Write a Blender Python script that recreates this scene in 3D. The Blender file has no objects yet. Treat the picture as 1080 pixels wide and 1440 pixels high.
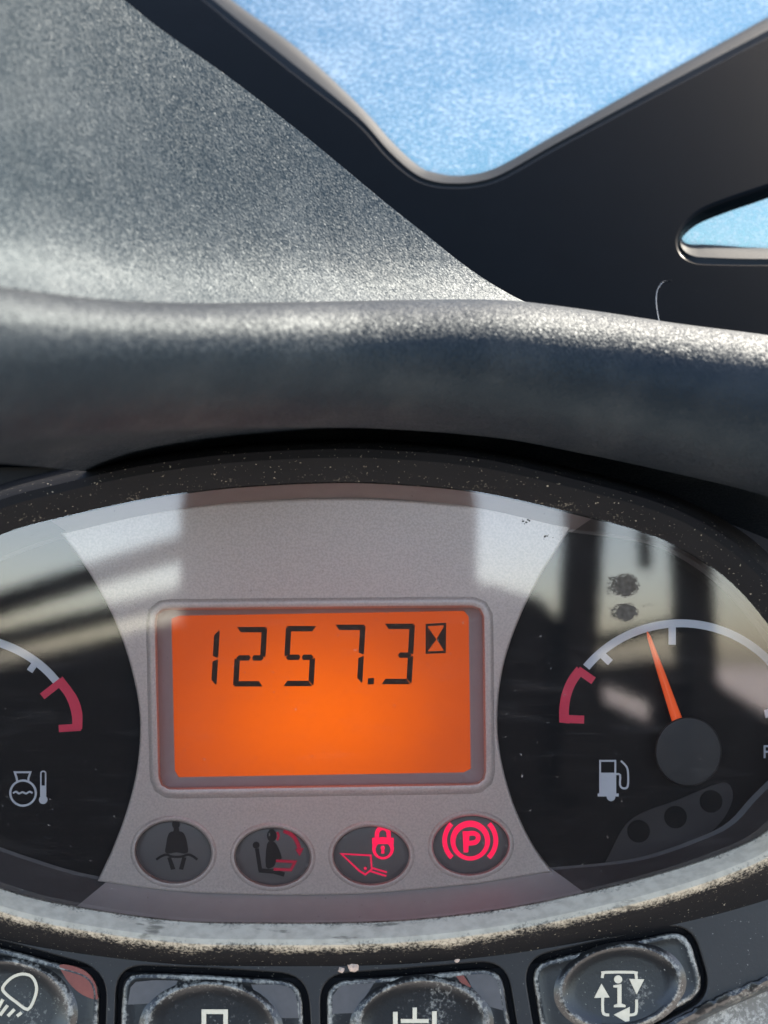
import bpy, math, random
from mathutils import Matrix, Vector
random.seed(7)
sc = bpy.context.scene
R = math.radians
# ------------------------------------------------------------------ frame of the instrument face
# u right, v up in the face, w out of the face; millimetres; world is metres, z up
S = 0.145            # mm on the face per photo pixel
D = 224.0            # camera distance from the face, mm
ELEV = R(8)          # the face leans back by this much
U = Vector((1, 0, 0)); W = Vector((0, -math.cos(ELEV), math.sin(ELEV))); V = W.cross(U)
ROT = Matrix((U, V, W)).transposed()
C0 = Vector((0, 0, 1.25))
def world(p): return C0 + ROT @ (Vector(p) * 0.001)

# ------------------------------------------------------------------ camera, sky, sun, exposure
cam_d = bpy.data.cameras.new('camera'); cam = bpy.data.objects.new('camera', cam_d)
sc.collection.objects.link(cam); sc.camera = cam
cam.matrix_world = Matrix.Translation(world((0, 0, D))) @ ROT.to_4x4()
cam_d.sensor_fit = 'VERTICAL'; cam_d.sensor_height = 36
cam_d.lens = 36 * D / (1440 * S)
cam_d.clip_start = 0.005; cam_d.clip_end = 5000
cam_d.dof.use_dof = True; cam_d.dof.focus_distance = D * 0.001; cam_d.dof.aperture_fstop = cam_d.lens / 2.5

SUN_EL, SUN_AZ = R(46), R(48)      # azimuth measured from straight ahead (+y) towards the right
world_ = bpy.data.worlds.new('World'); sc.world = world_; world_.use_nodes = True
nt = world_.node_tree; bg = nt.nodes['Background']
sky = nt.nodes.new('ShaderNodeTexSky'); sky.sky_type = 'NISHITA'; sky.sun_disc = False
sky.sun_elevation = SUN_EL; sky.sun_rotation = SUN_AZ; sky.altitude = 0; sky.air_density = 0.9; sky.dust_density = 1.6; sky.ozone_density = 0.6
nt.links.new(sky.outputs[0], bg.inputs[0]); bg.inputs[1].default_value = 0.15
sd = bpy.data.lights.new('sun', 'SUN'); sun = bpy.data.objects.new('sun', sd); sc.collection.objects.link(sun)
sd.energy = 2.0; sd.angle = R(0.5); sd.color = (1, 0.985, 0.96)
sdir = Vector((math.sin(SUN_AZ) * math.cos(SUN_EL), math.cos(SUN_AZ) * math.cos(SUN_EL), math.sin(SUN_EL)))
sun.rotation_euler = (-sdir).to_track_quat('-Z', 'Y').to_euler(); sun.location = sdir * 5
sc.view_settings.view_transform = 'Standard'; sc.view_settings.look = 'None'
sc.view_settings.exposure = 2.75; sc.view_settings.gamma = 1; sc.view_settings.use_curve_mapping = False
sc.view_settings.use_white_balance = True; sc.view_settings.white_balance_temperature = 7500; sc.view_settings.white_balance_tint = 10   # the camera's own white balance
sc.render.engine = 'CYCLES'
sc.cycles.max_bounces = 6; sc.cycles.transparent_max_bounces = 16

# ------------------------------------------------------------------ helpers: geometry
def P(px, py, w=0.0):
    k = S * (D - w) / D
    return Vector(((px - 540) * k, (720 - py) * k, w))
def X(px, w): return (px - 540) * S * (D - w) / D
def Y(py, w): return (720 - py) * S * (D - w) / D

class Plane:
    """flat surface in the face frame; photo pixels are cast on it, h is the height above it"""
    def __init__(s, px, py, w, tilt=0.0):
        s.o = P(px, py, w); t = R(tilt)
        s.n = Vector((0, math.sin(t), math.cos(t))); s.a = Vector((1, 0, 0)); s.b = s.n.cross(s.a)
    def at(s, px, py, h=0.0):
        c = Vector((0, 0, D)); d = P(px, py, 0) - c
        o = s.o + s.n * h
        t = (o - c).dot(s.n) / d.dot(s.n)
        return c + d * t
    def uv(s, px, py, h=0.0):
        q = s.at(px, py, h) - s.o
        return (q.dot(s.a), q.dot(s.b))
    def to3(s, x, y, h): return s.o + s.a * x + s.b * y + s.n * h

def interp(pts, x):
    if x <= pts[0][0]: (a, b), (c, d) = pts[0], pts[1]
    elif x >= pts[-1][0]: (a, b), (c, d) = pts[-2], pts[-1]
    else:
        for i in range(len(pts) - 1):
            if pts[i][0] <= x <= pts[i + 1][0]: (a, b), (c, d) = pts[i], pts[i + 1]; break
    i = next((k for k in range(len(pts) - 1) if pts[k] == (a, b)), 0)
    # cubic (Catmull-Rom style) with finite-difference slopes
    def slope(k):
        if k <= 0: return (pts[1][1] - pts[0][1]) / (pts[1][0] - pts[0][0])
        if k >= len(pts) - 1: return (pts[-1][1] - pts[-2][1]) / (pts[-1][0] - pts[-2][0])
        return (pts[k + 1][1] - pts[k - 1][1]) / (pts[k + 1][0] - pts[k - 1][0])
    h = c - a; t = (x - a) / h
    if t < 0: return b + slope(0) * (x - a)
    if t > 1: return d + slope(len(pts) - 1) * (x - c)
    m0, m1 = slope(i) * h, slope(i + 1) * h
    return (2*t**3 - 3*t**2 + 1)*b + (t**3 - 2*t**2 + t)*m0 + (-2*t**3 + 3*t**2)*d + (t**3 - t**2)*m1

def smooth(pts, n=8, closed=True):
    out = []; N = len(pts)
    for i in range(N if closed else N - 1):
        g = (lambda k: pts[k % N]) if closed else (lambda k: pts[max(0, min(N - 1, k))])
        p0, p1, p2, p3 = g(i - 1), g(i), g(i + 1), g(i + 2)
        for j in range(n):
            t = j / n
            out.append(tuple(0.5 * ((2*b) + (-a + c)*t + (2*a - 5*b + 4*c - d)*t*t + (-a + 3*b - 3*c + d)*t**3)
                             for a, b, c, d in zip(p0, p1, p2, p3)))
    if not closed: out.append(tuple(pts[-1]))
    return out
def arc(cx, cy, rx, ry, a0, a1, n=24):
    return [(cx + rx * math.cos(R(a0 + (a1 - a0) * i / n)), cy - ry * math.sin(R(a0 + (a1 - a0) * i / n))) for i in range(n + 1)]
def ellipse(cx, cy, rx, ry, rot=0, n=48):
    c, s = math.cos(R(rot)), math.sin(R(rot)); o = []
    for i in range(n):
        x, y = rx * math.cos(2*math.pi*i/n), ry * math.sin(2*math.pi*i/n)
        o.append((cx + x*c - y*s, cy + x*s + y*c))
    return o
def rounded(pts, r, n=6):
    """polygon with rounded corners"""
    out = []; N = len(pts)
    for i in range(N):
        p = Vector(pts[i]); a = Vector(pts[i - 1]) - p; b = Vector(pts[(i + 1) % N]) - p
        rr = min(r, a.length * .49, b.length * .49); a = p + a.normalized() * rr; b = p + b.normalized() * rr
        for j in range(n + 1):
            t = j / n; q = a * (1-t)**2 + p * 2*t*(1-t) + b * t*t; out.append((q.x, q.y))
    return out
def resample(pts, n):
    q = [Vector(p) for p in pts] + [Vector(pts[0])]; L = [0]
    for a, b in zip(q, q[1:]): L.append(L[-1] + (b - a).length)
    out = []; k = 0
    for i in range(n):
        s = L[-1] * i / n
        while L[k + 1] < s: k += 1
        t = (s - L[k]) / max(1e-9, L[k + 1] - L[k]); r = q[k].lerp(q[k + 1], t); out.append(tuple(r))
    return out
def inset(pts, d):
    """move a closed outline inwards by d (outline in photo pixels, any winding)"""
    N = len(pts); area = sum(pts[i][0]*pts[(i+1) % N][1] - pts[(i+1) % N][0]*pts[i][1] for i in range(N))
    sg = 1 if area > 0 else -1; out = []
    for i in range(N):
        a, b = Vector(pts[i - 1]), Vector(pts[(i + 1) % N]); t = (b - a)
        if t.length < 1e-9: out.append(pts[i]); continue
        t.normalize(); out.append((pts[i][0] - t.y * d * sg, pts[i][1] + t.x * d * sg))
    return out
def scaled(pts, c, k, ky=None):
    ky = k if ky is None else ky
    return [(c[0] + (x - c[0])*k, c[1] + (y - c[1])*ky) for x, y in pts]

class Thing:
    """a top-level Empty at a point of the face frame; parts are its children"""
    def __init__(s, name, base, label, cat, group=None):
        s.base = Vector(base); s.e = bpy.data.objects.new(name, None); sc.collection.objects.link(s.e)
        s.e.empty_display_size = 0.01
        s.e.matrix_world = Matrix.Translation(world(base)) @ ROT.to_4x4()
        s.e['label'] = label; s.e['category'] = cat
        if group: s.e['group'] = group

def build(name, verts, faces, mat, th, parent=None, sharp=35, dust=None, label=None):
    me = bpy.data.meshes.new(name)
    me.from_pydata([tuple((Vector(p) - th.base) * 0.001) for p in verts], [], faces)
    me.validate(); me.update()
    import bmesh
    bm = bmesh.new(); bm.from_mesh(me); bmesh.ops.recalc_face_normals(bm, faces=bm.faces); bm.to_mesh(me); bm.free()
    me.shade_smooth(); me.set_sharp_from_angle(angle=R(sharp))
    if dust is not None:
        at = me.attributes.new('dust', 'FLOAT', 'POINT')
        for i, d in enumerate(dust): at.data[i].value = d
    me.materials.append(mat)
    o = bpy.data.objects.new(name, me); sc.collection.objects.link(o)
    o.parent = parent or th.e
    if label: o['label'] = label
    return o

def loft(rings, closed=True, cap0=False, cap1=False):
    n = len(rings[0]); v = [p for r in rings for p in r]; f = []
    for i in range(len(rings) - 1):
        for j in range(n if closed else n - 1):
            k = (j + 1) % n; f.append((i*n + j, i*n + k, (i+1)*n + k, (i+1)*n + j))
    if cap0: f.append(tuple(range(n))[::-1])
    if cap1: f.append(tuple(range((len(rings)-1)*n, len(rings)*n)))
    return v, f

_lift = [0]
def prism(shapes, pl, h0, h1):
    """thin raised pieces: each shape is a list of photo pixels cast on the plane"""
    v, f = [], []
    for s in shapes:
        _lift[0] = (_lift[0] + 1) % 12; hh = h1 + 0.003 * _lift[0]; n = len(s); b = len(v)
        top = [pl.at(x, y, h1) for x, y in s]
        v += [p + pl.n * (hh - h1) for p in top] + [p + pl.n * (h0 - h1) for p in top]
        f.append(tuple(range(b, b + n))); f.append(tuple(range(b + n, b + 2*n))[::-1])
        for i in range(n): k = (i + 1) % n; f.append((b + i, b + k, b + n + k, b + n + i))
    return v, f
def stroke(pts, wd, closed=False):
    """a line of width wd as quads"""
    q = [Vector(p[:2]) for p in pts]; N = len(q); L, Rr = [], []
    for i in range(N):
        a = q[i - 1] if (i or closed) else q[i]; b = q[(i + 1) % N] if (i < N - 1 or closed) else q[i]
        d1 = (q[i] - a); d2 = (b - q[i]); d1 = d1.normalized() if d1.length else d2.normalized(); d2 = d2.normalized() if d2.length else d1
        t = (d1 + d2); t = t.normalized() if t.length > 1e-6 else d1
        n = Vector((-t.y, t.x)); m = wd / 2 / max(0.5, n.dot(Vector((-d1.y, d1.x))))
        L.append(q[i] + n*m); Rr.append(q[i] - n*m)
    if closed:
        return [[tuple(L[i]), tuple(L[(i+1) % N]), tuple(Rr[(i+1) % N]), tuple(Rr[i])] for i in range(N)]
    return [[tuple(p) for p in L] + [tuple(p) for p in reversed(Rr)]]
def z2(off, k, pts): return [(off[0] + x / k, off[1] + y / k) for x, y in pts]

def plate(name, pl, outline, holes, h, thick, bevel, mat, th, parent=None):
    """flat plate with rounded edges and openings; front at height h over the plane"""
    cu = bpy.data.curves.new(name, 'CURVE'); cu.dimensions = '2D'; cu.fill_mode = 'BOTH'
    cu.extrude = max(0.001, thick/2 - bevel); cu.bevel_depth = bevel; cu.bevel_resolution = 3; cu.offset = -bevel
    for pts in [outline] + holes:
        sp = cu.splines.new('POLY'); q = [pl.uv(x, y, h) for x, y in pts]; sp.points.add(len(q) - 1)
        for p, (x, y) in zip(sp.points, q): p.co = (x, y, 0, 1)
        sp.use_cyclic_u = True
    o = bpy.data.objects.new(name, cu); sc.collection.objects.link(o)
    bpy.context.view_layer.update()
    me0 = bpy.data.meshes.new_from_object(o.evaluated_get(bpy.context.evaluated_depsgraph_get()))
    verts = [pl.to3(p.co.x, p.co.y, h - thick/2 + p.co.z) for p in me0.vertices]
    faces = [tuple(p.vertices) for p in me0.polygons]
    bpy.data.objects.remove(o); bpy.data.curves.remove(cu); bpy.data.meshes.remove(me0)
    return build(name, verts, faces, mat, th, parent, sharp=50)

# ------------------------------------------------------------------ helpers: materials
def lin(r, g, b):
    f = lambda c: (c/255/12.92) if c/255 <= 0.04045 else ((c/255 + 0.055)/1.055)**2.4
    return (f(r), f(g), f(b), 1)
class NT:
    def __init__(s, name):
        s.m = bpy.data.materials.new(name); s.m.use_nodes = True; s.t = s.m.node_tree
        s.b = s.t.nodes['Principled BSDF']; s.out = s.t.nodes['Material Output']
        s.tc = s.t.nodes.new('ShaderNodeTexCoord').outputs['Object']
    def n(s, t, **kw):
        nd = s.t.nodes.new(t)
        for k, v in kw.items(): setattr(nd, k, v)
        return nd
    def l(s, a, b): s.t.links.new(a, b)
    def val(s, inp, x):
        if hasattr(x, 'is_output'): s.l(x, inp)
        else: inp.default_value = x
    def math(s, op, a, b=0.0, clamp=False):
        nd = s.n('ShaderNodeMath', operation=op, use_clamp=clamp); s.val(nd.inputs[0], a); s.val(nd.inputs[1], b); return nd.outputs[0]
    def noise(s, mm, detail=3, rough=0.55, stretch=None, dist=0.0):
        nd = s.n('ShaderNodeTexNoise'); nd.inputs['Scale'].default_value = 1000.0 / mm
        nd.inputs['Detail'].default_value = detail; nd.inputs['Roughness'].default_value = rough; nd.inputs['Distortion'].default_value = dist
        if stretch:
            mp = s.n('ShaderNodeMapping'); mp.inputs['Scale'].default_value = stretch[0]; mp.inputs['Rotation'].default_value = stretch[1]
            s.l(s.tc, mp.inputs[0]); s.l(mp.outputs[0], nd.inputs[0])
        else: s.l(s.tc, nd.inputs[0])
        return nd.outputs[0]
    def vor(s, mm, feature='F1'):
        nd = s.n('ShaderNodeTexVoronoi', feature=feature); nd.inputs['Scale'].default_value = 1000.0 / mm; s.l(s.tc, nd.inputs[0]); return nd.outputs[0]
    def ramp(s, x, lo, hi):
        nd = s.n('ShaderNodeMapRange'); nd.interpolation_type = 'SMOOTHSTEP'
        s.val(nd.inputs[0], x); s.val(nd.inputs[1], lo); s.val(nd.inputs[2], hi); return nd.outputs[0]
    def mix(s, f, a, b):
        nd = s.n('ShaderNodeMix', data_type='RGBA'); s.val(nd.inputs[0], f); s.val(nd.inputs[6], a); s.val(nd.inputs[7], b); return nd.outputs[2]
    def fmix(s, f, a, b):
        nd = s.n('ShaderNodeMix', data_type='FLOAT'); s.val(nd.inputs[0], f); s.val(nd.inputs[2], a); s.val(nd.inputs[3], b); return nd.outputs[0]
    def bump(s, h, strength, dist_mm, normal=None):
        nd = s.n('ShaderNodeBump'); nd.inputs['Strength'].default_value = strength; nd.inputs['Distance'].default_value = dist_mm * 0.001
        s.l(h, nd.inputs['Height'])
        if normal is not None: s.l(normal, nd.inputs['Normal'])
        return nd.outputs[0]
    def attr(s, name): return s.n('ShaderNodeAttribute', attribute_name=name).outputs['Fac']
    def set(s, **kw):
        for k, v in kw.items(): s.val(s.b.inputs[k.replace('_', ' ')], v)
        return s

def plain(name, col, rough=0.5, spec=0.5, vary=0.12, mm=3.0, emit=None, estr=0):
    t = NT(name); nz = t.noise(mm, 4)
    c2 = tuple(x * (1 - vary) for x in col[:3]) + (1,); c3 = tuple(min(1, x * (1 + vary)) for x in col[:3]) + (1,)
    t.set(Base_Color=t.mix(nz, c2, c3), Roughness=rough); t.b.inputs['Specular IOR Level'].default_value = spec
    if emit:
        t.set(Emission_Color=emit, Emission_Strength=estr)
    return t.m

def dusty(name, col, dustcol, rough=0.45, base_dust=0.0, grain=0.35, gstr=0.25, use_attr=True, big=6.0, fine=0.5, contrast=3.0, spec=0.4, specks=0.30):
    """dark moulded plastic; powdery dust where the 'dust' value of the mesh is high, broken up by noise"""
    t = NT(name)
    n = t.math('ADD', t.math('MULTIPLY', t.ramp(t.noise(big, 4, 0.65), .28, .72), 0.45), t.math('MULTIPLY', t.ramp(t.noise(fine, 3, 0.7), .28, .72), 0.55))
    a = t.math('ADD', t.attr('dust'), base_dust) if use_attr else base_dust
    f = t.math('MULTIPLY', t.math('SUBTRACT', t.math('ADD', n, a), 1.0), contrast, True)
    f = t.math('MAXIMUM', f, t.math('MULTIPLY', t.ramp(t.noise(0.55, 2, 0.6), 1 - specks, 1.04 - specks), 0.6))
    nz = t.noise(10, 4)
    c2 = tuple(x * 0.75 for x in col[:3]) + (1,)
    d2 = tuple(x * 0.8 for x in dustcol[:3]) + (1,)
    t.set(Base_Color=t.mix(f, t.mix(nz, c2, col), t.mix(t.ramp(t.noise(5, 5, 0.6, ((.35, 1, 1), (0, 0, 0))), .61, .70), t.mix(t.ramp(t.noise(2.2, 4), .3, .65), d2, dustcol), tuple(x * 0.4 for x in dustcol[:3]) + (1,))), Roughness=t.fmix(f, rough, 0.9))
    t.b.inputs['Specular IOR Level'].default_value = spec
    h = t.math('ADD', t.math('MULTIPLY', t.noise(grain, 2), 0.6), t.math('MULTIPLY', f, t.noise(0.3, 2)))
    t.set(Normal=t.bump(h, gstr, 0.12))
    return t.m

# moulded grained plastic of the cowl
def grained(name, col, rough, mm, strength, dist, film=0.0, glint=0.7, spec=0.1):
    t = NT(name)
    g = t.math('ADD', t.math('MULTIPLY', t.vor(mm, 'F1'), -0.9), t.math('MULTIPLY', t.noise(mm * 0.7, 2), 0.8))
    dn = t.math('MULTIPLY', t.ramp(t.noise(14, 5, 0.65), 0.4, 0.75), film)
    c2 = tuple(x * 0.8 for x in col[:3]) + (1,)
    t.set(Base_Color=t.mix(dn, t.mix(t.noise(5, 3), c2, col), (0.45, 0.45, 0.42, 1)), Roughness=t.fmix(t.noise(2, 3), rough - 0.05, rough + 0.08))
    vn = t.n('ShaderNodeTexVoronoi'); vn.inputs['Scale'].default_value = 1000.0 / (mm * 0.8); t.l(t.tc, vn.inputs[0])
    v1 = t.n('ShaderNodeVectorMath', operation='SUBTRACT'); t.l(vn.outputs['Color'], v1.inputs[0]); v1.inputs[1].default_value = (.5, .5, .5)
    v2 = t.n('ShaderNodeVectorMath', operation='SCALE'); t.l(v1.outputs[0], v2.inputs[0]); v2.inputs['Scale'].default_value = glint
    v3 = t.n('ShaderNodeVectorMath', operation='ADD'); t.l(v2.outputs[0], v3.inputs[0]); t.l(t.bump(g, strength, dist), v3.inputs[1])
    v4 = t.n('ShaderNodeVectorMath', operation='NORMALIZE'); t.l(v3.outputs[0], v4.inputs[0])
    t.set(Normal=v4.outputs[0]); t.b.inputs['Specular IOR Level'].default_value = spec; t.b.inputs['Specular Tint'].default_value = (0.56, 0.85, 1.0, 1)
    return t.m

M = {}
M['cowl'] = grained('cowl_plastic', (0.012, 0.020, 0.026, 1), 0.52, 0.50, 0.45, 0.10, 0.05, 0.20, 0.13)
M['rim'] = grained('rim_plastic', (0.007, 0.009, 0.012, 1), 0.50, 0.52, 0.5, 0.11, 0.02, 0.24, 0.15)
M['frame'] = dusty('frame_paint', (0.0014, 0.0027, 0.0042, 1), (0.012, 0.013, 0.014, 1), 0.25, 0.06, 0.6, 0.1, False, 22, 1.2, 0.8, 0.012, 0.285)
M['black'] = plain('black_gap', (0.006, 0.006, 0.007, 1), 0.7, 0.2)
M['dial'] = plain('dial_black', (0.006, 0.006, 0.007, 1), 0.55, 0.1, 0.1)
M['white_print'] = plain('white_print', (0.62, 0.60, 0.61, 1), 0.6, 0.3, 0.06)
M['red_print'] = plain('red_print', (0.80, 0.05, 0.095, 1), 0.6, 0.3, 0.06)
M['cream_print'] = plain('cream_print', (0.46, 0.41, 0.31, 1), 0.6, 0.3, 0.18, 1.0)
M['segment'] = plain('lcd_segment', (0.035, 0.018, 0.01, 1), 0.6, 0.2)
M['symbol_dark'] = plain('symbol_dark', (0.020, 0.016, 0.016, 1), 0.6, 0.2)
M['symbol_dim'] = plain('symbol_dim_red', (0.12, 0.015, 0.03, 1), 0.6, 0.2, 0.2, 1, (1, 0.02, 0.10, 1), 0.03)
M['symbol_red'] = plain('symbol_lit_red', (0.5, 0.02, 0.05, 1), 0.6, 0.2, 0.1, 1, (1.0, 0.005, 0.09, 1), 0.14)
M['symbol_mid'] = plain('symbol_half_red', (0.3, 0.02, 0.05, 1), 0.6, 0.2, 0.1, 1, (1.0, 0.01, 0.10, 1), 0.10)
M['lamp'] = plain('lamp_lens', (0.12, 0.106, 0.10, 1), 0.5, 0.3, 0.05)
M['hub'] = plain('hub_cap', (0.055, 0.050, 0.048, 1), 0.6, 0.2, 0.1)
M['strip'] = plain('dial_strip', (0.034, 0.028, 0.028, 1), 0.6, 0.3, 0.1)
M['led_red'] = plain('led_red', (0.14, 0.035, 0.025, 1), 0.45, 0.4, 0.25, 1.5)
M['led_grey'] = plain('led_grey', (0.06, 0.057, 0.057, 1), 0.4, 0.4, 0.25, 2)
M['smudge'] = plain('dried_dirt', (0.055, 0.050, 0.044, 1), 0.9, 0.1, 0.7, 0.9)
M['crumb'] = plain('dirt_crumb', (0.45, 0.34, 0.28, 1), 0.9, 0.1, 0.3, 0.4)
M['seat'] = plain('blocker_dark', (0.008, 0.008, 0.008, 1), 0.9, 0.1)  # even dark of the added shape mirrored in the lens
M['cab'] = plain('cab_steel', (0.006, 0.006, 0.007, 1), 0.7, 0.1)
M['fibre'] = plain('fibre', (0.3, 0.32, 0.34, 1), 0.6, 0.3)
# satin taupe paint of the face
t = NT('face_paint'); nz = t.noise(0.45, 2)
t.set(Base_Color=t.mix(t.math('ADD', t.math('MULTIPLY', t.ramp(nz, .3, .7), .6), t.math('MULTIPLY', t.noise(30, 3), .4)), (0.45, 0.362, 0.315, 1), (0.61, 0.495, 0.435, 1)), Roughness=0.42, Metallic=0.2, Normal=t.bump(nz, 0.5, 0.06))
M['face'] = t.m
# needle, glossy orange
t = NT('needle_orange'); t.set(Base_Color=(0.75, 0.13, 0.05, 1), Roughness=0.25, Emission_Color=(1, 0.12, 0.03, 1), Emission_Strength=0.06); M['needle'] = t.m
# backlit amber display: the lamp behind it is uneven
t = NT('lcd_backlight')
gr = t.n('ShaderNodeVectorMath', operation='MULTIPLY'); t.l(t.tc, gr.inputs[0]); gr.inputs[1].default_value = (1/0.034, 1/0.024, 0)
ln = t.n('ShaderNodeVectorMath', operation='LENGTH'); t.l(gr.outputs[0], ln.inputs[0])
f = t.ramp(t.math('ADD', ln.outputs['Value'], t.math('MULTIPLY', t.noise(18, 2), 0.25)), 0.1, 1.25)
t.set(Base_Color=(0.02, 0.01, 0.006, 1), Roughness=0.6, Emission_Color=t.mix(f, (1.0, 0.15, 0.002, 1), (0.50, 0.07, 0.012, 1)), Emission_Strength=0.15); t.b.inputs['Specular IOR Level'].default_value = 0.1
M['lcd'] = t.m
M['bezel'] = dusty('bezel_plastic', (0.010, 0.010, 0.011, 1), (0.36, 0.32, 0.25, 1), 0.7, 0.0, 0.5, 0.3, True, 7, 0.6, 1.8, 0.05, 0.318)
M['keypad'] = dusty('keypad_plastic', (0.015, 0.0145, 0.0145, 1), (0.26, 0.25, 0.22, 1), 0.45, 0.10, 0.6, 0.25, False, 9, 0.5, 1.6, 0.35, 0.30)
M['key'] = dusty('key_plastic', (0.011, 0.011, 0.0112, 1), (0.33, 0.32, 0.28, 1), 0.28, 0.04, 0.5, 0.3, True, 8, 0.7, 1.5, 0.45, 0.29)
M['console'] = dusty('console_dusty', (0.16, 0.15, 0.13, 1), (0.5, 0.48, 0.42, 1), 0.7, 0.5, 0.6, 0.4, False, 8, 0.8, 1.6)
M['seal'] = dusty('seal_grey', (0.012, 0.015, 0.018, 1), (0.050, 0.053, 0.055, 1), 0.6, 0.10, 0.8, 0.3, False, 5, 0.5, 3.0, 0.08)
# clear lens: see-through sheet with a fresnel reflection and a thin film of dust and wiping marks
t = NT('clear_lens'); t.t.nodes.remove(t.b)
fr = t.n('ShaderNodeFresnel'); fr.inputs[0].default_value = 1.55
gl = t.n('ShaderNodeBsdfGlossy'); gl.inputs['Roughness'].default_value = 0.035; gl.inputs['Color'].default_value = (1, 0.93, 0.94, 1)
nb = t.noise(1.2, 3, 0.5, ((1, 9, 1), (0, 0, R(20)))); t.l(t.bump(nb, 0.02, 0.05), gl.inputs['Normal'])
tr = t.n('ShaderNodeBsdfTransparent'); df = t.n('ShaderNodeBsdfDiffuse'); df.inputs[0].default_value = (0.5, 0.46, 0.44, 1)
film = t.math('ADD', 0.002, t.math('MULTIPLY', t.ramp(t.noise(16, 6, 0.7, ((1, 5, 1), (0, 0, R(25)))), 0.5, 0.8), 0.02))
sp = t.math('ADD', t.math('MULTIPLY', t.ramp(t.noise(0.9, 2, 0.5), 0.72, 0.78), 0.2), t.math('MULTIPLY', t.ramp(t.noise(0.5, 2, 0.6, ((0.04, 1, 1), (0, 0, R(-12)))), 0.58, 0.78), 0.014))
m1 = t.n('ShaderNodeMixShader'); t.l(t.math('ADD', film, sp), m1.inputs[0]); t.l(tr.outputs[0], m1.inputs[1]); t.l(df.outputs[0], m1.inputs[2])
m2 = t.n('ShaderNodeMixShader'); t.l(t.math('MULTIPLY', fr.outputs[0], 2.0, True), m2.inputs[0]); t.l(m1.outputs[0], m2.inputs[1]); t.l(gl.outputs[0], m2.inputs[2])
t.l(m2.outputs[0], t.out.inputs[0]); M['lens'] = t.m
# tinted cab glass covered in dust specks
t = NT('dusty_glass'); t.t.nodes.remove(t.b)
tr = t.n('ShaderNodeBsdfTransparent'); tr.inputs[0].default_value = (0.046, 0.095, 0.132, 1)
df = t.n('ShaderNodeBsdfDiffuse'); df.inputs[0].default_value = (0.30, 0.36, 0.42, 1)
tl = t.n('ShaderNodeBsdfTranslucent'); tl.inputs[0].default_value = (0.30, 0.38, 0.46, 1)
ad = t.n('ShaderNodeMixShader'); ad.inputs[0].default_value = 0.6; t.l(df.outputs[0], ad.inputs[1]); t.l(tl.outputs[0], ad.inputs[2])
big = t.noise(34, 4, 0.6); fine = t.noise(1.4, 4, 0.8)
sm = t.math('ADD', t.math('MULTIPLY', big, 0.3), t.math('MULTIPLY', fine, 0.75))
fac = t.math('ADD', 0.06, t.math('MULTIPLY', t.ramp(sm, 0.43, 0.72), 0.75))
gl = t.n('ShaderNodeBsdfGlossy'); gl.inputs['Roughness'].default_value = 0.15
m1 = t.n('ShaderNodeMixShader'); t.l(fac, m1.inputs[0]); t.l(tr.outputs[0], m1.inputs[1]); t.l(ad.outputs[0], m1.inputs[2])
t.l(m1.outputs[0], t.out.inputs[0]); M['glass'] = t.m
# bare earth outside
t = NT('bare_earth'); t.set(Base_Color=t.mix(t.noise(900, 6), (0.44, 0.40, 0.36, 1), (0.58, 0.54, 0.50, 1)), Roughness=0.95); M['earth'] = t.m

# ------------------------------------------------------------------ ground outside (seen mirrored in the lens)
me = bpy.data.meshes.new('ground'); me.from_pydata([(-1500, -1500, 0), (1500, -1500, 0), (1500, 1500, 0), (-1500, 1500, 0)], [], [(0, 1, 2, 3)])
me.materials.append(M['earth']); g = bpy.data.objects.new('ground', me); sc.collection.objects.link(g)
g['kind'] = 'structure'; g['label'] = 'bare pale earth outside the cab'

# ------------------------------------------------------------------ cab window frame with dusty glass
FP = Plane(640, 420, -38, 35)
fr_t = Thing('cab_window_frame', FP.at(640, 560), 'black cab window frame with rounded openings behind the dashboard hood', 'window frame')
h1o = smooth([(120, -148), (165, -105), (290, 0), (400, 90), (500, 168), (545, 217), (580, 247), (608, 259), (640, 262), (675, 259), (712, 246), (790, 202), (920, 133), (1080, 50), (1180, 0), (1215, -60), (1190, -148), (640, -170)], 6)
h1i = smooth([(160, -140), (205, -100), (326, 0), (417, 67), (504, 147), (552, 200), (588, 233), (612, 243), (640, 247), (672, 244), (706, 232), (775, 193), (925, 109), (1080, 24), (1160, -20), (1195, -65), (1175, -140), (640, -158)], 6)
h2o = smooth([(1080, 262), (1030, 279), (990, 295), (968, 312), (957, 331), (956, 346), (962, 358), (974, 366), (995, 369), (1080, 370), (1240, 368), (1275, 340), (1270, 230), (1240, 200), (1160, 233)], 6)
h2i = smooth([(1080, 264), (1031, 281), (992, 297), (970, 314), (960, 331), (960, 338), (968, 343), (980, 344), (998, 344), (1080, 349), (1238, 350), (1268, 330), (1266, 232), (1238, 203), (1160, 236)], 6)
plate('frame_panel', FP, [(-400, -380), (1500, -380), (1500, 640), (-400, 640)], [h1o, h2o], 0, 5, 1.0, M['frame'], fr_t)
for ho, hi in ((h1o, h1i), (h2o, h2i)):
    mid = [((a[0]*.72 + b[0]*.28), (a[1]*.72 + b[1]*.28)) for a, b in zip(ho, hi)]
    mid2 = [((a[0]*.35 + b[0]*.65), (a[1]*.35 + b[1]*.65)) for a, b in zip(ho, hi)]
    v, f = loft([[FP.at(x, y, -2.8) for x, y in inset(ho, -7)], [FP.at(x, y, -2.4) for x, y in ho], [FP.at(x, y, -1.6) for x, y in mid], [FP.at(x, y, -2.2) for x, y in mid2],
                 [FP.at(x, y, -4.5) for x, y in hi], [FP.at(x, y, -7.5) for x, y in hi]])
    build('window_seal', v, f, M['seal'], fr_t)
gq = [(-250, -300), (1420, -300), (1420, 520), (-250, 520)]
build('glass_pane', [FP.at(x, y, -6.6) for x, y in gq] , [(0, 1, 2, 3)], M['glass'], fr_t)

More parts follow.
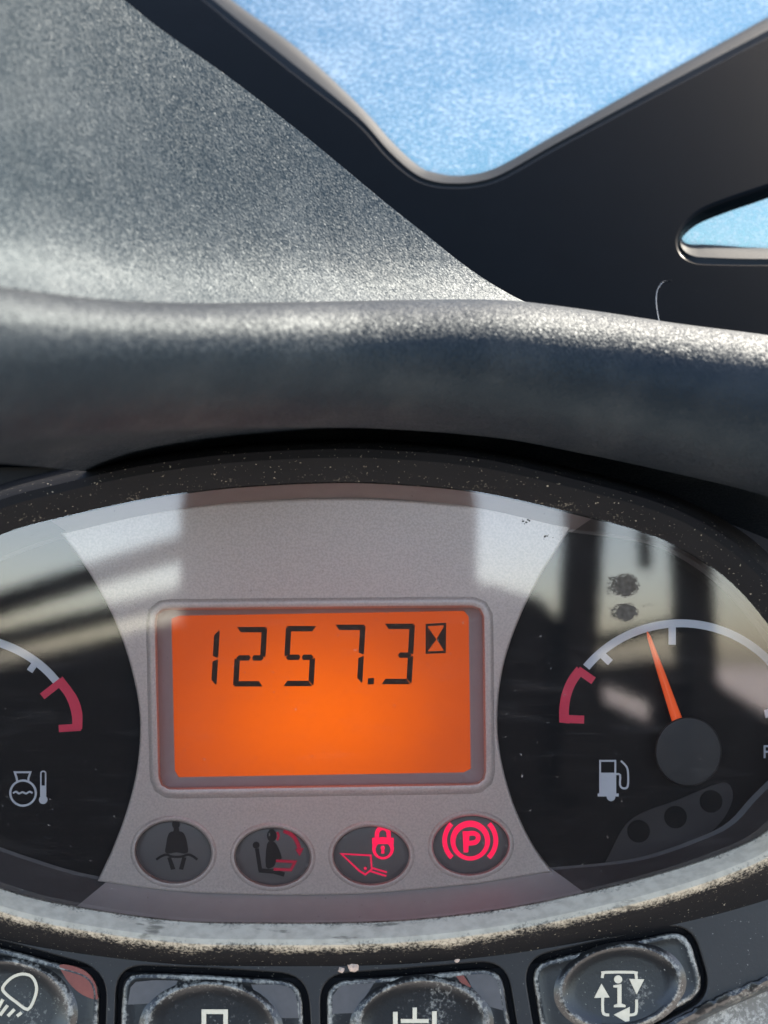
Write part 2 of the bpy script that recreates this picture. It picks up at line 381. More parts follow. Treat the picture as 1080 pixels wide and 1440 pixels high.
# ------------------------------------------------------------------ dashboard hood: side cover and rolled rim
TOP = [(-200, 385), (0, 405), (150, 424), (270, 430), (420, 428), (540, 425), (665, 423), (730, 426), (840, 440), (940, 455), (1080, 473), (1250, 500)]
LIP = [(-200, 660), (0, 628), (200, 609), (400, 603), (540, 605), (700, 618), (820, 640), (950, 668), (1080, 700), (1250, 760)]
EDGE = [(-60, -195), (60, -95), (175, 0), (225, 40), (320, 107), (415, 180), (480, 233), (540, 283), (598, 329), (652, 372), (700, 404), (752, 430), (850, 462)]
ea = Vector((-550, -425)).normalized()           # along the edge towards the upper left (pixels)
en = Vector((-425, 550)).normalized()            # away from the edge, towards the lower left
def cover_w(px, py):
    q = Vector((px - 725, py - 425)); d = q.dot(en); a = q.dot(ea)
    return -4 + 0.50 * S * d + 0.30 * S * a + 0.0002 * S * a * a
WCT = [(x, cover_w(x, interp(TOP, x)) + 16) for x in (-200, -50, 100, 250, 400, 520)] + [(680, 22), (850, 18), (1080, 22), (1260, 30)]
def rim_wc(px):
    return interp(WCT, px)
hood = Thing('dashboard_hood', P(500, 600, 10), 'grained dark grey plastic dashboard hood with thick rolled rim over the gauges', 'dashboard hood')
# rim
rings = []; cols = [(-160 + 1400 * i / 280) for i in range(281)]
for px in cols:
    wc = rim_wc(px); vt, vb = Y(interp(TOP, px), wc), Y(interp(LIP, px), wc)
    c, hv = (vt + vb)/2, (vt - vb)/2 * 0.97; ring = []
    for k in range(41):
        th = R(165 - (165 + 118) * k / 40); cs, sn = math.cos(th), math.sin(th)
        e = 0.97
        ring.append(Vector((X(px, wc), c + hv * math.copysign(abs(sn)**e, sn), wc + 20 * math.copysign(abs(cs)**e, cs))))
    last = ring[-1]; ring.append(Vector((last.x, last.y + 1.0, -2))); ring.append(Vector((last.x, last.y - 6.0, -12)))
    rings.append(ring)
v, f = loft(rings, closed=False)
build('hood_rim', v, f, M['rim'], hood, sharp=70)
# body of the dashboard behind the gauges
bk = Plane(540, 720, -18)
v, f = prism([[(-500, 470), (1600, 470), (1600, 1900), (-500, 1900)]], bk, -6, 0); build('dashboard_body', v, f, M['black'], hood)
# side cover
ed = smooth(EDGE, 18, closed=False); rings = []
for (ex, ey) in ed:
    ring = []
    for k in range(131):
        if k < 3: d, dw = [(6, -30), (3, -12), (0.6, -1.2)][k]
        else:
            d = 640 * ((k - 3) / 127)**1.35; dw = 0
        x, y = ex + en.x * d, ey + en.y * d
        ty = interp(TOP, x); y = min(y, ty + 45); base = cover_w(x, y)
        fil = 8 * math.exp(-max(0, ty - y) / 48.0)
        w = base + fil + dw
        if y > ty: w = base + fil - (y - ty) * 0.15 + dw
        ring.append(P(x, y, w))
    rings.append(ring)
v, f = loft(rings, closed=False)
build('side_cover', v, f, M['cowl'], hood, sharp=28)

# ------------------------------------------------------------------ instrument cluster
CC = (455, 988)
inner_top = [(-270, 1005), (-240, 915), (-140, 818), (0, 752), (100, 724), (200, 702), (280, 690), (350, 683), (450, 678), (540, 679), (670, 691), (805, 721), (900, 747), (960, 772), (1020, 812), (1070, 865), (1120, 940), (1140, 1020), (1125, 1100), (1080, 1168), (1010, 1203), (920, 1232), (820, 1257), (690, 1282), (540, 1297), (350, 1299), (240, 1295), (100, 1275), (0, 1250), (-140, 1195), (-240, 1110)]
OUT = resample(smooth(inner_top, 8), 260)
cl = Thing('instrument_cluster', P(455, 1299, -10), 'oval instrument cluster with amber hour meter display and two gauges', 'instrument cluster')
def lower(p):                # 0 on the upper half of the oval, 1 on the lower half
    x = (p[1] - 1040) / 110.0; x = max(0, min(1, x)); return x*x*(3 - 2*x)
top_prof = [(-2, 8.2, .10), (3, 9.2, .24), (13, 10.2, .18), (17, 10.8, .06), (34, 12.2, .07), (46, 12.0, .09), (52, 10.8, .16), (56, 8, .15), (58, -2, 0), (66, -14, 0)]
bot_prof = [(-2, 8.2, .8), (2, 9.0, 1.1), (9, 11.0, 1.4), (22, 13.6, 1.35), (30, 14.2, 1.0), (38, 13.6, .60), (46, 11.6, .22), (54, 9.2, .08), (66, 7.4, .05), (92, 5.0, .0)]
rings, dust = [], []
for (ot, wt, dt), (ob, wb, db) in zip(top_prof, bot_prof):
    r = []
    for i, p in enumerate(OUT):
        a, b = Vector(OUT[i - 1]), Vector(OUT[(i + 1) % len(OUT)]); tt = (b - a).normalized(); n = Vector((tt.y, -tt.x))
        if n.dot(Vector(p) - Vector(CC)) < 0: n = -n
        k = lower(p); o = ot*(1-k) + ob*k; w = wt*(1-k) + wb*k
        q = Vector(p) + n * o; r.append(P(q.x, q.y, w)); dust.append(dt*(1-k) + db*k)
    rings.append(r)
v, f = loft(rings); build('bezel', v, f, M['bezel'], cl, dust=dust)
# wall between the lens edge and the face, dark beside the gauges and taupe in the middle
def inn(p):
    k = lower(p); ss = lambda a, b, x: (lambda q: q*q*(3-2*q))(max(0, min(1, (x-a)/(b-a)))); e = 1 - ss(790, 960, p[0]); s = (0.925*e + 0.985*(1-e))*(1-k) + (0.872*e + 0.93*(1-e))*k; return (CC[0] + (p[0]-CC[0])*s, CC[1] + (p[1]-CC[1])*s)
def wall(sel, m, w1, sc_):
    for run in sel:
        a = [P(*OUT[i % 260], 8.0) for i in run]; b = [P(*inn(OUT[i % 260]), w1) for i in run]
        c = [P(*(lambda q: (CC[0]+(q[0]-CC[0])*sc_, CC[1]+(q[1]-CC[1])*sc_))(inn(OUT[i % 260])), w1 - 0.4) for i in run]
        v, f = loft([a, b, c], closed=False); build('inner_wall', v, f, m, cl)
def runs(cond):
    idx = [i for i in range(260) if cond(OUT[i])]; out = []; cur = [idx[0]]
    for i in idx[1:]:
        if i == cur[-1] + 1: cur.append(i)
        else: out.append(cur); cur = [i]
    out.append(cur)
    if len(out) > 1 and out[0][0] == 0 and out[-1][-1] == 259: out[0] = [i - 260 for i in out.pop()] + out[0]
    return [[r[0] - 1] + r + [r[-1] + 1] for r in out]
midsel = lambda p: (112 < p[0] < 812) if p[1] > 988 else (70 < p[0] < 822)
M['wall'] = plain('wall_taupe', (0.40, 0.345, 0.32, 1), 0.5, 0.3, 0.08)
wall(runs(midsel), M['wall'], -0.9, 0.985)
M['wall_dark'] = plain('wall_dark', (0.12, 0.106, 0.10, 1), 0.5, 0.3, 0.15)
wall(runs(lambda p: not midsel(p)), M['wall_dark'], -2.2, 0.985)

F0 = Plane(540, 720, 0)
# dials behind the face panel
DP = Plane(540, 720, -3)
def dial(name, xlo, xhi):
    pts = [p for p in (scaled(resample(smooth(inner_top, 8), 200), CC, 0.95)) if xlo < p[0] < xhi]
    if xhi < 500: pts = sorted([p for p in pts if p[1] < 990], key=lambda p: p[0]) + sorted([p for p in pts if p[1] >= 990], key=lambda p: -p[0])
    else: pts = sorted([p for p in pts if p[1] < 1020], key=lambda p: p[0]) + sorted([p for p in pts if p[1] >= 1020], key=lambda p: -p[0])
    v, f = prism([pts], DP, -1.5, 0); return build(name, v, f, M['dial'], cl)
d_l = dial('temperature_dial', -400, 214); d_r = dial('fuel_dial', 692, 1300)
# face panel
face = smooth([(84, 749), (112, 786), (140, 832), (165, 883), (185, 945), (196, 1010), (192, 1080), (176, 1145), (152, 1208)], 6, False)[:-1]
face += smooth([(136, 1240), (240, 1254), (350, 1259), (450, 1259.5), (540, 1256), (690, 1242)], 6, False)[:-1]
face += smooth([(777, 1227), (750, 1190), (722, 1130), (704, 1062), (700, 1000), (710, 930), (735, 860), (768, 795)], 6, False)[:-1]
face += smooth([(806, 738), (730, 722), (670, 712), (540, 702), (450, 701), (350, 705), (270, 712), (175, 726)], 6, False)[:-1]
lcd_o = rounded([(215, 853), (683, 849), (686, 1106), (221, 1113)], 22, 6)
WELLS = [(244, 1198, 56, 46, 4), (383.5, 1205, 55.5, 43.5, 2), (522, 1203, 56, 43.5, 0), (662, 1188.5, 56, 44, -4)]
wells = [ellipse(*w) for w in WELLS]
fp = plate('face_panel', F0, face, [lcd_o] + wells, 0, 3.2, 0.55, M['face'], cl)
# display
lcd_i = rounded([(241, 866), (659, 859), (662, 1086), (246, 1093)], 4, 6)
o2 = resample(lcd_o, 96); i2 = resample(lcd_i, 96)
j = min(range(96), key=lambda k: (Vector(i2[k]) - Vector(o2[0])).length); i2 = i2[j:] + i2[:j]
mid = [((a[0]+b[0])/2, (a[1]+b[1])/2) for a, b in zip(o2, i2)]
v, f = loft([[P(x, y, -0.9) for x, y in scaled(o2, (450, 980), 1.006)], [P(x, y, -1.3) for x, y in o2], [P(x, y, -2.6) for x, y in mid], [P(x, y, -3.6) for x, y in i2], [P(x, y, -4.6) for x, y in i2]])
M['lcd_frame'] = plain('lcd_frame', (0.30, 0.26, 0.25, 1), 0.5, 0.3, 0.08)
build('lcd_frame', v, f, M['lcd_frame'], cl)
def lip(name, ol, c, m, prof):
    rr = []
    for d, w in prof: rr.append([P(x, y, w) for x, y in inset(ol, -d)])
    v, f = loft(rr); build(name, v, f, m, cl, fp)
lip('display_rim', resample(lcd_o, 110), (450, 980), M['face'], ((12, -.25), (9, .22), (6, .5), (2, .62), (-2, .45), (-4, 0), (-5, -1.5)))
for w_ in WELLS: lip('lamp_rim', ellipse(*w_, n=64), w_[:2], M['face'], ((6, -.2), (4, .16), (1.5, .32), (-1, .25), (-2.5, -.1), (-3, -1.4)))
LP = Plane(540, 720, -4.4)
class Sub:   # mesh coordinates centred on the display so that its glow is centred
    pass
lcd_base = P(452, 1010, -4.4)
v, f = prism([scaled(lcd_i, (452, 976), 1.01, 1.015)], LP, -1, 0)
lt = Thing.__new__(Thing); lt.base = lcd_base; lt.e = cl.e
lcd = build('lcd_screen', v, f, M['lcd'], lt); lcd.location = (lcd_base - cl.base) * 0.001
def sub_lcd(name, shapes, m):
    v, f = prism(shapes, LP, 0.0, 0.12); return build(name, v, f, m, lt, lcd)
Z = lambda pts: z2((210, 840), 2.16, pts)
SEG = {'1': 'bc', '2': 'abged', '5': 'afgcd', '7': 'abc', '3': 'abgcd'}
def digit(ch, x0, y0, y1, wd=94):
    sl, th, g = 10, 16.5, 2.6; H = y1 - y0; ym = y0 + H * 0.52
    def q(x, y): return (x0 + x + sl * (y1 - y) / H, y)
    b = 6; sh = []
    for s in SEG[ch]:
        if s == 'a': sh.append([q(g, y0), q(wd - g, y0), q(wd - th*.8, y0 + th), q(th*.9, y0 + th)])
        if s == 'd': sh.append([q(th*.8, y1 - th), q(wd - th, y1 - th), q(wd - g - 2, y1), q(g, y1)])
        if s == 'g':
            x0g = wd * .5 if ch == '3' else 5
            sh.append([q(x0g, ym), q(x0g + b + 2, ym - th*.5), q(wd*.47, ym - th*.5), q(wd*.52, ym - 1), q(wd*.47, ym + th*.5), q(x0g + b, ym + th*.5)] if ch != '3' else
                      [q(x0g, ym), q(x0g + b, ym - th*.5), q(wd - b*2, ym - th*.5), q(wd - 5, ym), q(wd - b*2, ym + th*.5), q(x0g + b, ym + th*.5)])
            if ch != '3': sh.append([q(wd*.57, ym - 1), q(wd*.61, ym - th*.5), q(wd - b*2, ym - th*.5), q(wd - 5, ym), q(wd - b*2, ym + th*.5), q(wd*.6, ym + th*.5)])
        for nm, xx, ya, yb in (('b', wd, y0, ym), ('c', wd, ym, y1), ('f', 0, y0, ym), ('e', 0, ym, y1)):
            if s == nm:
                i = -1 if xx else 1; up = nm in 'bf'; a, bb = ya + g, yb - g
                sh.append([q(xx, a + (3 if up else 0)), q(xx + i*3, a), q(xx + i*th, a + (th*.9 if up else b)), q(xx + i*th, bb - (b if up else th*.9)), q(xx + i*3, bb), q(xx, bb - 3)])
    return sub_lcd('digit', [Z(s) for s in sh], M['segment'])
digit('1', 110, 98, 268); digit('2', 254, 90, 271); digit('5', 405, 87, 270); digit('7', 553, 83, 262); digit('3', 703, 80, 264)
sub_lcd('decimal_point', [Z([(664, 246), (683, 245), (682, 264), (663, 265)])], M['segment'])
sub_lcd('hourglass_symbol', stroke(Z([(843, 84), (898, 81), (897, 166), (843, 168)]), 3.4, True) + [Z([(847, 92), (868, 122), (872, 128), (847, 162)]), Z([(894, 90), (874, 124), (874, 130), (894, 160)])], M['segment'])
# warning lamps
WP = Plane(540, 720, -1.6)
A2 = lambda pts: z2((170, 1130), 3.724, pts); A3 = lambda pts: z2((450, 1130), 3.724, pts)
def lamp(i, label):
    cx, cy, rx, ry, ro = WELLS[i]
    rr = [ellipse(cx, cy, rx*k, ry*k, ro) for k in (1.04, .98, .9, .82)]
    v, f = loft([[P(x, y, w) for x, y in e] for e, w in zip(rr, (-1.1, -1.5, -1.75, -1.6))], cap1=True)
    return build('indicator_lamp', v, f, M['lamp'], cl, label=label)
def sym(par, name, shapes, m, h=0.12):
    v, f = prism(shapes, WP, 0.0, h); return build(name, v, f, m, cl, par)
l1 = lamp(0, 'unlit seat belt warning lamp'); l2 = lamp(1, 'dim operator seat warning lamp'); l3 = lamp(2, 'red lit bucket lock warning lamp'); l4 = lamp(3, 'red lit parking brake warning lamp')
sym(l1, 'seat_belt_symbol', [A2(ellipse(288, 108, 20, 24, 0, 20)), A2([(277, 128), (303, 128), (305, 150), (275, 150)]), A2(smooth([(262, 148), (318, 148), (338, 175), (348, 215), (351, 254), (330, 262), (292, 256), (250, 262), (232, 252), (237, 215), (244, 175)], 3)),
    A2([(243, 284), (262, 280), (285, 343), (262, 347)]), A2([(322, 280), (343, 284), (326, 347), (304, 343)])] + stroke(A2(smooth([(185, 294), (212, 276), (240, 268), (262, 277), (292, 280), (322, 277), (350, 268), (376, 276), (400, 294)], 3, False)), 3.2), M['symbol_dark'])
sym(l2, 'operator_symbol', [A2(ellipse(790, 168, 25, 33, 0, 20)), A2(smooth([(765, 212), (795, 200), (818, 220), (842, 285), (815, 300), (800, 330), (760, 332)], 3)), A2(ellipse(708, 218, 18, 18, 0, 16))] + stroke(A2([(712, 236), (730, 352)]), 5.4) + stroke(A2([(722, 350), (800, 356), (856, 372)]), 6), M['symbol_dark'])
sym(l2, 'operator_lit_edge', stroke(A2([(812, 300), (912, 306), (890, 348), (800, 344)]), 3.6) + stroke(A2(smooth([(818, 150), (826, 170), (818, 192)], 3, False)), 3), M['symbol_dim'], 0.16)
sym(l2, 'lap_bar_arrow', stroke(A2(smooth([(852, 144), (885, 158), (912, 184), (930, 222), (934, 244)], 4, False)), 5) + [A2([(914, 240), (956, 234), (936, 276)])], M['symbol_dim'], 0.2)
bt = A3([(112, 264), (266, 272), (271, 345), (237, 372), (205, 352)])
sym(l3, 'bucket_symbol', stroke(bt, 2.4, True) + [A3(ellipse(237, 340, 8, 8, 0, 12))] + stroke(A3([(274, 338), (350, 361)]), 2.2) + stroke(A3([(262, 354), (347, 380)]), 2.2), M['symbol_mid'])
lockbody = []
ring_o, ring_i = A3(ellipse(330, 234, 57, 58, 0, 40)), A3(ellipse(330, 242, 39, 39, 0, 40))
for k in range(40): lockbody.append([ring_o[k], ring_o[(k+1) % 40], ring_i[(k+1) % 40], ring_i[k]])
sym(l3, 'padlock_symbol', lockbody + [A3([(273, 180), (386, 180), (386, 212), (273, 212)]), A3(ellipse(329, 232, 11, 11, 0, 14)), A3([(323, 236), (335, 236), (338, 262), (320, 262)])] + stroke(A3(smooth([(298, 184), (300, 150), (314, 132), (329, 128), (345, 132), (358, 150), (360, 184)], 4, False)), 6), M['symbol_red'])
pb = []
po, pi_ = A3(ellipse(787, 194, 104, 104, 0, 48)), A3(ellipse(787, 200, 78, 78, 0, 48))
for k in range(48): pb.append([po[k], po[(k+1) % 48], pi_[(k+1) % 48], pi_[k]])
pb += stroke(A3(arc(787, 194, 134, 128, 137, 224, 16)), 6.6) + stroke(A3(arc(787, 194, 134, 128, 43, -44, 16)), 6.6)
pb += [A3([(747, 146), (784, 146), (776, 256), (752, 256)])] + stroke(A3(smooth([(776, 158), (805, 156), (826, 168), (828, 186), (812, 204), (778, 208)], 4, False)), 6.4)
sym(l4, 'parking_brake_symbol', pb, M['symbol_red'])

# gauge markings
def on_dial(par, name, shapes, m, h=0.15, h0=0.0):
    v, f = prism(shapes, DP, h0, h); return build(name, v, f, m, cl, par)
G5 = lambda pts: z2((0, 840), 3, pts); G6 = lambda pts: z2((720, 740), 3, pts)
def band(cx, cy, rx, ry, wd, a0, a1, n=30):
    o, i = arc(cx, cy, rx, ry, a0, a1, n), arc(cx, cy, rx - wd, ry - wd, a0, a1, n); return [o + i[::-1]]
on_dial(d_l, 'scale_arc', band(-58, 1040, 172, 150, 11, 120, 33), M['white_print'])
on_dial(d_l, 'tick', stroke(G5([(152, 272), (125, 312)]), 9), M['white_print'], 0.2)
on_dial(d_l, 'red_zone', [G5(smooth([(262, 334), (300, 382), (330, 430), (347, 490), (346, 556)], 4, False) + smooth([(304, 560), (304, 505), (292, 455), (272, 412), (240, 372)], 4, False))], M['red_print'])
on_dial(d_l, 'tick', stroke(G5([(262, 352), (178, 418)]), 10), M['red_print'], 0.2)
on_dial(d_l, 'tick', stroke(G5([(340, 548), (248, 554)]), 10), M['red_print'], 0.2)
th_ = stroke(G5(ellipse(97, 826, 54, 53, 0, 32)), 2.8, True)
on_dial(d_l, 'coolant_symbol', th_ + stroke(G5([(72, 776), (70, 762), (62, 738), (128, 738), (120, 762), (119, 776)]), 2.6) + stroke(G5(smooth([(55, 826), (68, 820), (80, 828), (95, 822), (110, 828), (124, 820), (137, 826)], 3, False)), 2.4)
    + stroke(G5(arc(182, 742, 10, 8, 180, 0, 8)) , 1.8) + stroke(G5([(172, 742), (172, 840)]), 1.8) + stroke(G5([(192, 742), (192, 840)]), 1.8) + [G5([(175, 795), (189, 795), (189, 845), (175, 845)]), G5(ellipse(182, 854, 18, 18, 0, 20))], M['white_print'])
on_dial(d_r, 'scale_arc', band(957, 1043, 176, 172, 11, 141, 8, 44), M['white_print'])
on_dial(d_r, 'tick', stroke(G6([(378, 540), (415, 575)]), 10), M['white_print'], 0.2)
on_dial(d_r, 'tick', stroke(G6([(676, 425), (676, 500)]), 10), M['white_print'], 0.2)
on_dial(d_r, 'tick', stroke(G6([(1068, 792), (1120, 784)]), 11), M['white_print'], 0.2)
on_dial(d_r, 'red_zone', [G6(smooth([(274, 592), (238, 640), (212, 700), (200, 765), (200, 828)], 4, False) + smooth([(242, 832), (240, 775), (248, 720), (268, 668), (300, 622)], 4, False))], M['red_print'])
on_dial(d_r, 'tick', stroke(G6([(278, 606), (344, 652)]), 11), M['red_print'], 0.2)
on_dial(d_r, 'tick', stroke(G6([(206, 812), (304, 816)]), 11), M['red_print'], 0.2)
on_dial(d_r, 'fuel_pump_symbol', stroke(G6([(372, 990), (436, 990), (436, 1128), (372, 1128)]), 2.4, True) + [G6([(374, 1040), (434, 1040), (434, 1126), (374, 1126)]), G6([(362, 1128), (450, 1128), (450, 1140), (362, 1140)]), G6(ellipse(418, 1142, 18, 18, 0, 16))]
    + stroke(G6(smooth([(438, 1046), (456, 1050), (456, 1092), (470, 1106), (488, 1098), (490, 1050), (484, 1016), (460, 990)], 3, False)), 2.6), M['white_print'])
on_dial(d_r, 'full_mark', stroke(G6([(1066, 925), (1066, 978)]), 2.5) + stroke(G6([(1066, 928), (1100, 928)]), 2.5) + stroke(G6([(1066, 952), (1095, 952)]), 2.5), M['white_print'])
on_dial(d_r, 'dial_strip', [smooth([(852, 1226), (862, 1192), (880, 1160), (905, 1142), (950, 1126), (1000, 1105), (1024, 1102), (1030, 1125), (1012, 1158), (980, 1182), (920, 1208)], 4)], M['strip'], 0.1)
for cx, cy in ((898, 1169), (950, 1149), (1000, 1127)):
    on_dial(d_r, 'dial_lamp', [ellipse(cx, cy, 16, 16, 0, 28)], M['dial'], 0.25)
HC = ellipse(968, 1057, 47, 49, 0, 48)
v, f = loft([[DP.at(x, y, h) for x, y in scaled(HC, (968, 1057), k)] for k, h in ((1, 0), (1, 3.2), (.96, 3.8), (.85, 4.0))], cap1=True)
build('hub_cap', v, f, M['hub'], cl, d_r)
# needle: a ridge-backed pointer
ax0, ax1 = Vector((910, 888)), Vector((952, 1012)); dx = (ax1 - ax0).normalized(); nx = Vector((-dx.y, dx.x)); rings = []
for t_, hw in ((0, .6), (.06, 2.6), (.5, 5.4), (1, 7.6), (1.35, 8)):
    c = ax0.lerp(ax1, t_); ring = []
    for s_, h in ((-1, 1.6), (-.75, 2.5), (-.1, 3.0), (.1, 3.0), (.75, 2.5), (1, 1.6), (.6, 1.2), (-.6, 1.2)):
        q = c + nx * hw * s_; ring.append(DP.at(q.x, q.y, h))
    rings.append(ring)
v, f = loft(rings, cap0=True, cap1=True); build('needle', v, f, M['needle'], cl, d_r, sharp=25)
# clear lens
LW = 8.6
v = [P(*CC, LW + 0.8)]; n = 260; f = []
for k, dw in ((.3, .72), (.6, .5), (.85, .2), (1.004, 0)):
    v += [P(x, y, LW + dw * 0) for x, y in scaled(OUT, CC, k)]
v[0] = P(*CC, LW)
for i in range(n): f.append((0, 1 + i, 1 + (i + 1) % n))
for r in range(3):
    for i in range(n): f.append((1 + r*n + i, 1 + (r+1)*n + i, 1 + (r+1)*n + (i+1) % n, 1 + r*n + (i+1) % n))
lens = build('lens', v, f, M['lens'], cl)
LN = Plane(540, 720, LW)
def smudge(cx, cy, rx, ry, n):
    sh = []
    for i in range(n):
        a = random.uniform(0, 2*math.pi); r = random.random()**0.6
        x, y = cx + rx*r*math.cos(a), cy + ry*r*math.sin(a); s = random.uniform(.5, 1.8) * (1.15 - .5*r)
        an = random.uniform(0, 6.28)
        sh.append([(x + s*random.uniform(.6, 1.3)*math.cos(an + k*1.047)*1.2, y + s*random.uniform(.6, 1.3)*math.sin(an + k*1.047)) for k in range(6)])
    if n > 100:
        sh.insert(0, [(cx + rx*.82*math.cos(i*.2618)*random.uniform(.8, 1.12), cy + ry*.82*math.sin(i*.2618)*random.uniform(.8, 1.12)) for i in range(24)])
        for i in range(n // 4): x, y = cx - rx*random.uniform(.5, 1.35), cy + ry*random.uniform(-.8, .8); sh.append([(x, y), (x + random.uniform(1, 4), y + .3), (x + random.uniform(1, 4), y + random.uniform(.6, 1.2)), (x - .3, y + .8)])
    v, f = prism(sh, LN, 0.02, 0.05); return build('smudge', v, f, M['smudge'], cl, lens)
smudge(880, 823, 20, 17, 520); smudge(880, 861, 18, 14, 240)
smudge(738, 733, 8, 4, 9); smudge(770, 755, 9, 5, 8); smudge(915, 850, 16, 5, 7)

# ------------------------------------------------------------------ keypad below the cluster
KP = Plane(540, 1345, 8.0, 12)
kp = Thing('keypad', KP.at(540, 1560, -8), 'dusty dark grey keypad with four raised oval push buttons', 'keypad')
def off(pts, d): return inset(pts, -d)
B1 = [(-150, 1288), (0, 1322), (150, 1364), (146, 1510), (-150, 1500)]
B2 = [(164, 1357), (300, 1362), (432, 1371), (442, 1520), (158, 1520)]
B3 = [(450, 1371), (580, 1362), (712, 1350), (740, 1520), (452, 1520)]
B4 = [(735, 1348), (850, 1322), (972, 1296), (1004, 1402), (915, 1446), (760, 1500)]
keys = [(B1, (10, 1416, 92, 66, 10)), (B2, (297, 1446, 93, 64, 2)), (B3, (593, 1441, 93, 64, -3)), (B4, (872, 1388, 86, 58, -9))]
kout = [(-220, 1235), (0, 1300), (240, 1330), (450, 1337), (690, 1320), (920, 1270), (1060, 1215), (1180, 1150), (1190, 1330), (1080, 1374), (1004, 1407), (930, 1446), (840, 1500), (700, 1590), (-220, 1590)]
outl = [resample(rounded(b, 40, 8), 90) for b, _ in keys]
plate('keypad_panel', KP, kout, outl, 0, 5, 0.35, M['keypad'], kp)
plate('gap_backing', KP, scaled(kout, (500, 1420), 0.995), [], -2.5, 1.0, 0.2, M['black'], kp)
NAMES = ['work light button with headlamp symbol', 'button with rectangle symbol', 'button with bucket symbol', 'information button with circling arrows']
key_o = []
for (b, ov), ol, lab in zip(keys, outl, NAMES):
    rings, dust = [], []
    for d, h, du in ((9, -2.4, .0), (9, -0.2, .2), (10, .35, .55), (12, .7, .78), (15, .85, .62), (18, .8, .28), (22, .7, .12), (30, .7, .08)):
        rings.append([KP.at(x, y, h) for x, y in inset(ol, d)]); dust += [du] * 90
    v, f = loft(rings, cap1=True); ko = build('button', v, f, M['key'], kp, dust=dust, label=lab); key_o.append(ko)
    rings, dust = [], []
    for k, h, du in ((1.10, .65, .2), (1.05, 1.0, .35), (1.0, 1.55, .62), (.965, 1.7, .66), (.93, 1.55, .40), (.88, 1.25, .16), (.7, 1.1, .22), (.4, 1.05, .34), (.15, 1.05, .36)):
        rings.append([KP.at(x, y, h) for x, y in scaled(ellipse(*ov, n=72), ov[:2], k)]); dust += [du] * 72
    v, f = loft(rings, cap1=True); build('dome', v, f, M['key'], kp, ko, dust=dust)
def on_key(i, name, shapes, m, h0=0.9, h1=1.22):
    v, f = prism(shapes, KP, h0, h1); return build(name, v, f, m, kp, key_o[i])
K1 = lambda p: z2((0, 1320), 3.857, p); K3 = lambda p: z2((280, 1320), 2.348, p); K4 = lambda p: z2((720, 1290), 3, p); K2 = lambda p: z2((160, 1340), 3.6, p)
on_key(0, 'headlamp_symbol', stroke(K1(smooth([(14, 266), (60, 214), (118, 192), (172, 206), (198, 262), (186, 326), (150, 384), (90, 346), (34, 302)], 3)), 4, True) + stroke(K1([(-14, 385), (15, 330)]), 4.4) + stroke(K1([(0, 415), (40, 362)]), 4.4) + stroke(K1([(42, 420), (78, 384)]), 4.4) + stroke(K1([(92, 420), (116, 402)]), 4.4), M['cream_print'])
on_key(1, 'rectangle_symbol', stroke(K2([(456, 298), (566, 298), (566, 440), (456, 440)]), 6.4, True), M['cream_print'])
on_key(2, 'bucket_level_symbol', stroke(K3([(648, 242), (648, 330)]), 6.5) + stroke(K3([(777, 240), (777, 330)]), 6.5) + stroke(K3([(712, 228), (712, 266)]), 6) + stroke(K3([(666, 272), (758, 272)]), 5.5), M['cream_print'])
on_key(3, 'information_symbol', [K4(ellipse(448, 262, 17, 17, 0, 18)), K4([(428, 287), (462, 282), (462, 364), (479, 370), (479, 379), (430, 379), (430, 371), (445, 365), (445, 297), (428, 295)]),
    K4([(495, 260), (558, 262), (526, 325)]), K4([(378, 280), (412, 338), (347, 340)]), K4([(430, 411), (497, 378), (495, 450)])] + stroke(K4(smooth([(381, 256), (384, 238), (396, 232), (512, 232), (523, 240), (525, 262)], 2, False)), 3.8)
    + stroke(K4(smooth([(383, 338), (383, 396), (392, 410), (410, 412)], 2, False)), 3.8) + stroke(K4(smooth([(495, 412), (515, 410), (525, 398), (526, 347)], 2, False)), 3.8), M['cream_print'])
LEDH = (0.5, 0.80)
on_key(0, 'led_window', [K1(smooth([(324, 142), (400, 150), (470, 182), (515, 240), (527, 300), (524, 330), (450, 306), (390, 258), (345, 196)], 3))], M['led_red'], *LEDH)
on_key(1, 'led_window', [K2([(85, 175), (110, 148), (200, 138), (325, 140), (310, 172), (250, 210), (205, 255), (70, 262)])], M['led_grey'], *LEDH)
on_key(1, 'led_window', [K2([(695, 160), (860, 160), (915, 190), (945, 245), (945, 330), (820, 330), (780, 260), (715, 205)])], M['led_grey'], *LEDH)
on_key(2, 'led_window', [K3([(440, 190), (470, 150), (585, 135), (560, 175), (530, 220), (525, 245), (440, 248)])], M['led_grey'], *LEDH)
on_key(2, 'led_window', [K3([(880, 118), (940, 110), (1000, 140), (1015, 240), (960, 225), (900, 160)])], M['led_grey'], *LEDH)
v, f = [], []
rng = random.Random(3); line = smooth([(860, 1488), (930, 1448), (1004, 1409), (1080, 1376), (1190, 1330)], 14, False)
rings = []
for x, y in line:
    r_ = lambda: rng.uniform(-1.6, 1.6)
    rings.append([KP.at(x - 2 + r_(), y - 7 + r_(), -.6), KP.at(x + r_(), y - 3 + r_(), .55 + .1*r_()), KP.at(x + 2 + r_(), y + 2 + r_(), .7 + .1*r_()), KP.at(x + 4 + r_(), y + 8 + r_(), .1 + .1*r_()), KP.at(x + 5 + r_(), y + 12 + r_(), -1.6), KP.at(x + 6, y + 15, -6)])
v, f = loft(rings, closed=False); build('panel_edge', v, f, M['key'], kp, dust=[.25, .35, .3, .4, .45, .3] * len(rings))
on_key(2, 'led_window', [K3([(848, 124), (872, 120), (898, 158), (890, 166), (866, 148)])], M['led_red'], *LEDH)
